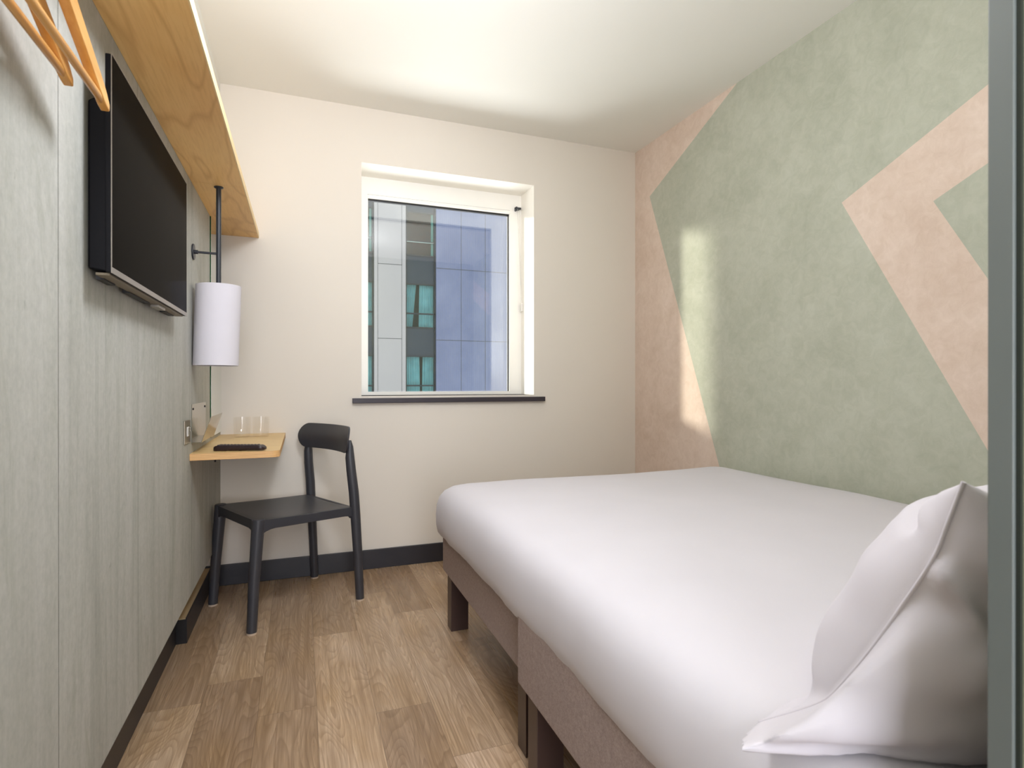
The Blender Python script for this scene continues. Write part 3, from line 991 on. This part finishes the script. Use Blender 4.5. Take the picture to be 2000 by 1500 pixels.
# ================================================================== CHAIR
def make_chair():
    r = thing('desk_chair', (-0.0615, 2.756, 0.0), math.radians(-153.8), label='charcoal plastic chair with round legs standing by the small desk', cat='chair')
    # local +x = front, +y = the chair's left (towards the camera)
    for sy in (1, -1):
        # front leg
        bm = B()
        tube(bm, [(0.243, 0.212 * sy, 0.0071), (0.232, 0.208 * sy, 0.2), (0.216, 0.204 * sy, 0.40), (0.213, 0.2035 * sy, 0.436), (0.213, 0.2035 * sy, 0.4485), (0.213, 0.2035 * sy, 0.4525)],
             [0.0195, 0.0215, 0.0245, 0.0255, 0.0250, 0.0215], 32)
        lg = obj('leg', bm, M['chair'], r, local=True)
        bm = B(); cyl(bm, 0.0198, 0.0, 0.007, (0.2433, 0.212 * sy, 0), 'z', 32)
        obj('foot_glide', bm, M['foot'], lg, local=True)
        # rear leg rising to carry the backrest
        bm = B()
        P = [(-0.245, 0.215 * sy, 0.0071), (-0.236, 0.213 * sy, 0.2), (-0.224, 0.210 * sy, 0.40), (-0.218, 0.207 * sy, 0.50), (-0.207, 0.203 * sy, 0.60), (-0.203, 0.199 * sy, 0.66), (-0.205, 0.195 * sy, 0.71), (-0.207, 0.192 * sy, 0.738)]
        tube(bm, P, [0.0190, 0.0205, 0.0225, 0.0225, 0.0215, 0.0205, 0.015, 0.006], 32)
        lg = obj('leg', bm, M['chair'], r, local=True)
        bm = B(); cyl(bm, 0.0193, 0.0, 0.007, (-0.245, 0.215 * sy, 0), 'z', 32)
        obj('foot_glide', bm, M['foot'], lg, local=True)
    # seat: thin dished slab with rounded corners
    bm = B()
    nx, ny = 30, 30
    def seat_pt(u, v, top):
        # u: back..front, v: -1..1
        x = -0.205 + 0.436 * u
        half = 0.212 + 0.012 * u
        y = v * half
        # round the corners
        cx, cy = 0.028, 0.028
        dx = max(0, x - (0.231 - cx)); dy = max(0, abs(y) - (half - cy))
        if dx > 0 and dy > 0:
            q = max(dx, dy) / math.hypot(dx, dy)
            x = 0.231 - cx + dx * q
            y = math.copysign(half - cy + dy * q, y)
        z = 0.437 + 0.014 * u ** 1.5
        z -= 0.010 * (1 - (v * v)) * (1 - abs(2 * u - 0.9) ** 2 * 0.8)
        e = max(abs(v), abs(2 * u - 1))
        if e > 0.97: z -= 0.0018
        if not top: z -= 0.012
        return (x, y, z)
    us = [0, 0.012] + [k / nx for k in range(1, nx)] + [0.988, 1]
    vs = [-1, -0.985] + [-1 + 2 * k / ny for k in range(1, ny)] + [0.985, 1]
    T = [[bm.verts.new(seat_pt(u, v, True)) for v in vs] for u in us]
    Bt = [[bm.verts.new(seat_pt(u, v, False)) for v in vs] for u in us]
    for i in range(len(us) - 1):
        for j in range(len(vs) - 1):
            bm.faces.new([T[i][j], T[i + 1][j], T[i + 1][j + 1], T[i][j + 1]])
            bm.faces.new([Bt[i][j], Bt[i][j + 1], Bt[i + 1][j + 1], Bt[i + 1][j]])
    for i in range(len(us) - 1):
        for j in (0, len(vs) - 1):
            bm.faces.new([T[i][j], T[i + 1][j], Bt[i + 1][j], Bt[i][j]])
    for j in range(len(vs) - 1):
        for i in (0, len(us) - 1):
            bm.faces.new([T[i][j], T[i][j + 1], Bt[i][j + 1], Bt[i][j]])
    obj('seat', bm, M['chair'], r, local=True, auto=50)
    # side, front and rear rails of the seat frame, flaring where they meet the legs
    def rail(p0, p1, th):
        bm = B()
        p0, p1 = Vector(p0), Vector(p1)
        d = (p1 - p0).normalized(); n_ = Vector((-d.y, d.x, 0)).normalized()
        N = 24; rows = []
        for i in range(N + 1):
            t = i / N
            p = p0.lerp(p1, t)
            e = min(t, 1 - t) * (p1 - p0).length
            flare = 0.007 * max(0, 1 - (e - 0.02) / 0.035) ** 2 if e < 0.055 else 0
            flare = min(flare, 0.016)
            zb = p.z - 0.040 - flare
            rows.append([bm.verts.new(q) for q in ((p.x + n_.x * th, p.y + n_.y * th, zb + 0.002), (p.x + n_.x * th, p.y + n_.y * th, p.z), (p.x - n_.x * th, p.y - n_.y * th, p.z), (p.x - n_.x * th, p.y - n_.y * th, zb + 0.002))])
        for i in range(N):
            for k in range(4):
                bm.faces.new([rows[i][k], rows[i][(k + 1) % 4], rows[i + 1][(k + 1) % 4], rows[i + 1][k]])
        bm.faces.new(rows[0]); bm.faces.new(rows[-1][::-1])
        return bm
    for sy in (1, -1):
        obj('seat_rail', rail((0.205, 0.214 * sy, 0.446), (-0.222, 0.207 * sy, 0.434), 0.0085), M['chair'], r, local=True, bevel=0.003)
    obj('seat_rail', rail((0.2215, 0.195, 0.447), (0.2215, -0.195, 0.447), 0.0085), M['chair'], r, local=True, bevel=0.003)
    obj('seat_rail', rail((-0.208, 0.200, 0.434), (-0.208, -0.200, 0.434), 0.0075), M['chair'], r, local=True, bevel=0.003)
    # backrest shell: stadium outline, wrapped forward at both ends, lip rolled back at the top
    bm = B()
    z0, z1 = 0.680, 0.800
    hw = 0.237
    rr = 0.056
    nu, nv = 60, 16
    def bk(s, v, off):
        # s in -1..1 across, v 0..1 up ; off = thickness offset backwards
        y = s * hw
        dx = max(0, abs(y) - (hw - rr))
        half = (z1 - z0) / 2
        hh = half * math.sqrt(max(0.0, 1 - (dx / rr) ** 2)) if dx > 0 else half
        hh = max(hh, 0.0006)
        zc = (z0 + z1) / 2
        z = zc + (2 * v - 1) * hh
        tt = (z - z0) / (z1 - z0)
        x = -0.212 + 0.046 * (y / hw) ** 2 - 0.034 * max(0, tt - 0.45) ** 1.6 - 0.004 + 0.006 * (1 - tt)
        return (x - off, y * (1 + 0.0), z)
    ss = [math.sin(PI / 2 * (-1 + 2 * k / nu)) for k in range(nu + 1)]
    F_ = [[bm.verts.new(bk(s_, j / nv, 0)) for j in range(nv + 1)] for s_ in ss]
    K_ = [[bm.verts.new(bk(s_, j / nv, 0.0075)) for j in range(nv + 1)] for s_ in ss]
    for i in range(nu):
        for j in range(nv):
            bm.faces.new([F_[i][j], F_[i + 1][j], F_[i + 1][j + 1], F_[i][j + 1]])
            bm.faces.new([K_[i][j], K_[i][j + 1], K_[i + 1][j + 1], K_[i + 1][j]])
        for j in (0, nv):
            bm.faces.new([F_[i][j], F_[i + 1][j], K_[i + 1][j], K_[i][j]])
    for j in range(nv):
        for i in (0, nu):
            bm.faces.new([F_[i][j], F_[i][j + 1], K_[i][j + 1], K_[i][j]])
    bmesh.ops.remove_doubles(bm, verts=bm.verts, dist=1e-5)
    obj('backrest', bm, M['chair'], r, local=True, auto=50)
    return r
make_chair()

# ================================================================== BED
bed = thing('bed', (1.28, 1.3, 0.0), label='double divan bed with taupe fabric base on dark block legs', cat='bed')
BX0, BX1 = 0.545, 1.985
def divan(x0, x1, y0, y1, z0, z1, r):
    bm = B()
    prism(bm, rrect(x0, x1, y0, y1, r, 6), 'z', z0, z1)
    return bm
obj('divan_base', divan(BX0, BX1, 1.372, 2.285, 0.232, 0.420, 0.03), M['divan'], bed, bevel=0.006, auto=60)
obj('divan_base', divan(0.524, BX1, 0.335, 1.368, 0.224, 0.420, 0.02), M['divan'], bed, bevel=0.006, auto=60)
for (x, y) in ((0.564, 2.197), (1.88, 2.197), (0.560, 1.385), (1.88, 1.385), (0.540, 1.262), (1.88, 1.262), (0.545, 0.40), (1.88, 0.40)):
    bm = B(); box(bm, x, x + 0.072, y, y + 0.060, 0, 0.232 if y > 1.3 else 0.224)
    obj('leg', bm, M['bedleg'], bed, smooth=False, bevel=0.0015)
bm = B(); prism(bm, rrect(0.555, 1.985, 0.345, 2.268, 0.05, 6), 'z', 0.421, 0.545)
obj('mattress', bm, M['linen'], bed, bevel=0.01)
hb = B(); box(hb, PX + 0.012, XR - 0.01, PY, PY + 0.016, 0.20, 0.62)
o = obj('headboard', hb, M['headboard'], bed, smooth=False); o['label'] = 'low dark headboard'

def build_duvet():
    bm = B()
    X0, X1, Y0, Y1 = 0.516, 2.008, 0.325, 2.312
    lev = [(0.030, 0.392), (0.014, 0.386), (0.006, 0.398), (0.001, 0.425), (0.0, 0.465), (0.003, 0.505), (0.012, 0.538), (0.028, 0.562), (0.052, 0.5785), (0.085, 0.588), (0.13, 0.5935), (0.19, 0.596), (0.27, 0.597), (0.36, 0.597), (0.46, 0.597), (0.56, 0.597), (0.66, 0.597), (0.735, 0.597)]
    NP = 360
    rings = []
    for li, (d, z) in enumerate(lev):
        x0, x1, y0, y1 = X0 + d, X1 - d, Y0 + d, Y1 - d
        r = max(0.004, 0.075 - d * 0.2) if min(x1 - x0, y1 - y0) > 0.2 else 0.004
        r = min(r, (x1 - x0) / 2.01)
        seg = 14
        corner = rrect(x0, x1, y0, y1, r, seg)
        # split the straight sides evenly
        out = []
        n = len(corner)
        for k in range(n):
            a, b = corner[k], corner[(k + 1) % n]
            out.append(a)
            if (k + 1) % (seg + 1) == 0:
                m = 70 if (k // (seg + 1)) % 2 == 1 else 55
                for q in range(1, m):
                    out.append((a[0] + (b[0] - a[0]) * q / m, a[1] + (b[1] - a[1]) * q / m))
        ring = []
        for (x, y) in out:
            edge = max(0.0, 1 - d / 0.12)
            nv = noise.noise(Vector((x * 3.2, y * 3.2, z * 2))) * 0.006 + noise.noise(Vector((x * 9, y * 9, 3))) * 0.0022
            nz = noise.noise(Vector((x * 1.8 + 7, y * 1.8, 1))) * 0.008 + noise.noise(Vector((x * 5 + 7, y * 5, 1))) * 0.0025
            cx, cy = (X0 + X1) / 2, (Y0 + Y1) / 2
            # hem waviness at the bottom
            hem = 0.0
            if z < 0.43 and li < 4:
                hem = noise.noise(Vector((y * 6.0, x * 6.0, 11))) * 0.012 + noise.noise(Vector((y * 17.0, x * 17.0, 5))) * 0.004
            puff = nv * edge * (1.0 if li > 0 else 0.4)
            sx = 1 if x < X0 + d + 0.02 else (-1 if x > X1 - d - 0.02 else 0)
            sy = 1 if y < Y0 + d + 0.02 else (-1 if y > Y1 - d - 0.02 else 0)
            xx = x + (puff * sx if sx > 0 else 0)
            yy = y + (puff * sy if sy < 0 else 0)
            zz = z + nz * min(1, d / 0.1) + hem
            ring.append(bm.verts.new((xx, yy, zz)))
        rings.append(ring)
    n = len(rings[0])
    for i in range(len(rings) - 1):
        for k in range(n):
            bm.faces.new([rings[i][k], rings[i][(k + 1) % n], rings[i + 1][(k + 1) % n], rings[i + 1][k]])
    bm.faces.new(rings[-1])
    bm.faces.new(rings[0][::-1])
    bmesh.ops.remove_doubles(bm, verts=bm.verts, dist=1e-5)
    return bm
dv = obj('duvet', build_duvet(), M['linen'], base=(1.26, 1.3, 0.42), auto=60)
tag(dv, 'plain white duvet spread smoothly over the whole bed', 'duvet')

# pillow leaning on the head wall, its left seam towards the camera
def build_pillow():
    bm = B()
    # seam (pillow edge plane) climbs and leans towards the head wall
    prof = [(0.515, 0.596), (0.485, 0.640), (0.449, 0.696), (0.413, 0.760), (0.380, 0.822), (0.366, 0.862), (0.352, 0.905)]
    def curve(t):
        f = t * (len(prof) - 1); i = min(int(f), len(prof) - 2); q = f - i
        def P(k): return Vector(prof[max(0, min(len(prof) - 1, k))])
        a, b, c_, d = P(i - 1), P(i), P(i + 1), P(i + 2)
        return 0.5 * ((2 * b) + (c_ - a) * q + (2 * a - 5 * b + 4 * c_ - d) * q * q + (3 * b - a - 3 * c_ + d) * q ** 3)
    NU, NV = 110, 72
    xc, hw = 0.965, 0.357
    N = Vector((0, 0.997, 0.075))
    def thick(a, t, front):
        b = 2 * t - 1
        fa = max(0.0, 1 - abs(a) ** 2.6) ** (0.62 if front else 0.48)
        fb = max(0.0, 1 - abs(b) ** (2.7 if b > 0 else 5.0)) ** 0.55
        T = 0.175 if front else 0.150
        low = 1.0 + 0.05 * (1 - t)
        return T * fa * fb * low
    def crease(a, t, p0, p1, wd, dep):
        d = (p1[0] - p0[0], p1[1] - p0[1]); L = math.hypot(*d)
        u = max(0, min(1, ((a - p0[0]) * d[0] + (t - p0[1]) * d[1]) / (L * L)))
        q = math.hypot(a - p0[0] - d[0] * u, t - p0[1] - d[1] * u)
        return -dep * math.exp(-(q / wd) ** 2) * math.sin(PI * min(1, 0.15 + 0.85 * (1 - u)))
    def pt(i, j, front):
        s_ = -1 + 2 * i / NU
        a = math.copysign(1 - (1 - abs(s_)) ** 1.5, s_)
        t = 0.5 - 0.5 * math.cos(PI * j / NV)
        y, z = curve(t)
        x = xc + hw * a
        # corners drawn out into ears, edges pulled in between them
        e = (2 * t - 1)
        if a < -0.5:
            k = (-a - 0.5) / 0.5
            ear = math.exp(-(t / 0.055) ** 2) * k ** 4
            x -= 0.012 * k
            x -= 0.062 * ear
            y += 0.030 * ear
            z -= 0.018 * ear
            if not front:
                pass
        z -= 0.032 * min(1.0, (a + 1) / 0.22) * t ** 3
        th = thick(a, t, front)
        wr = noise.noise(Vector((x * 7, t * 4, 2 if front else 9))) * 0.012 + noise.noise(Vector((x * 20, t * 9, 2 if front else 9))) * 0.004
        th += wr * min(1, th / 0.03)
        if front:
            th += crease(a, t, (-0.96, 0.72), (-0.62, 0.93), 0.05, 0.030) * min(1, th / 0.02)
            th += crease(a, t, (-1.0, 0.05), (-0.72, 0.26), 0.05, 0.014) * min(1, th / 0.02)
            th += crease(a, t, (-1.0, 0.02), (-0.60, 0.08), 0.04, 0.016) * min(1, th / 0.02)
            P = Vector((x, y, z)) + N * th
        else:
            th += crease(a, t, (-0.99, 0.70), (-0.82, 0.45), 0.045, 0.022) * min(1, th / 0.02)
            th += crease(a, t, (-0.99, 0.60), (-0.85, 0.32), 0.03, -0.010) * min(1, th / 0.02)
            th += crease(a, t, (-1.0, 0.03), (-0.80, 0.16), 0.035, 0.016) * min(1, th / 0.02)
            P = Vector((x, y, z)) - N * th
            k = max(0.0, (-a - 0.4) / 0.6)
            sm = min(1.0, th / 0.02)
            P.x -= 0.112 * sm * k * max(0.0, 1 - t * 1.8) ** 1.2
            ang = math.atan2(P.z - 0.592, 0.53 - P.y)
            dist = math.hypot(P.z - 0.592, 0.53 - P.y)
            P.x += 0.0075 * math.sin(ang * 11.0) * math.exp(-((dist - 0.05) / 0.07) ** 2) * sm * k
            q0, q1 = Vector((0.383, 0.826)), Vector((0.338, 0.776))
            dd = q1 - q0; w2 = Vector((P.y, P.z)) - q0
            u_ = max(0, min(1, w2.dot(dd) / dd.length_squared))
            P.x -= 0.013 * math.exp(-((w2 - dd * u_).length / 0.012) ** 2) * sm * k
            P.x += 0.010 * math.exp(-((w2 - dd * u_ - Vector((0, -0.028))).length / 0.014) ** 2) * sm * k
        P.z -= 0.065 * min(1.0, th / 0.12) * max(0.0, 1 - t / 0.32)
        lo = 0.5975 + (0.006 if a > -0.8 else 0.0015) * noise.noise(Vector((x * 12, P.y * 12, 4)))
        if not front and a > -0.93: lo -= 0.004
        if P.x < 0.585: lo -= 0.40 * (0.585 - P.x)
        if P.z < lo: P.z = lo - 0.002
        if P.y < PY + 0.018: P.y = PY + 0.018
        return P
    F_ = [[None] * (NV + 1) for _ in range(NU + 1)]
    K_ = [[None] * (NV + 1) for _ in range(NU + 1)]
    for i in range(NU + 1):
        for j in range(NV + 1):
            rim = i in (0, NU) or j in (0, NV)
            F_[i][j] = bm.verts.new(pt(i, j, True))
            K_[i][j] = F_[i][j] if rim else bm.verts.new(pt(i, j, False))
    for i in range(NU):
        for j in range(NV):
            bm.faces.new([F_[i][j], F_[i + 1][j], F_[i + 1][j + 1], F_[i][j + 1]])
            q = [K_[i][j], K_[i][j + 1], K_[i + 1][j + 1], K_[i + 1][j]]
            if len(set(q)) == 4:
                try: bm.faces.new(q)
                except ValueError: pass
    rim = [F_[0][j].co.copy() for j in range(NV + 1)]
    return bm, rim
pbm, rim = build_pillow()
pl = thing('pillow', (0.965, 0.46, 0.597), label='white pillow propped on the duvet against the head wall', cat='pillow')
obj('pillow_body', pbm, M['pillow'], pl, auto=80)
bm = B(); tube(bm, [tuple(p) for p in rim], 0.0022, 10)
obj('seam', bm, M['pillow'], pl)
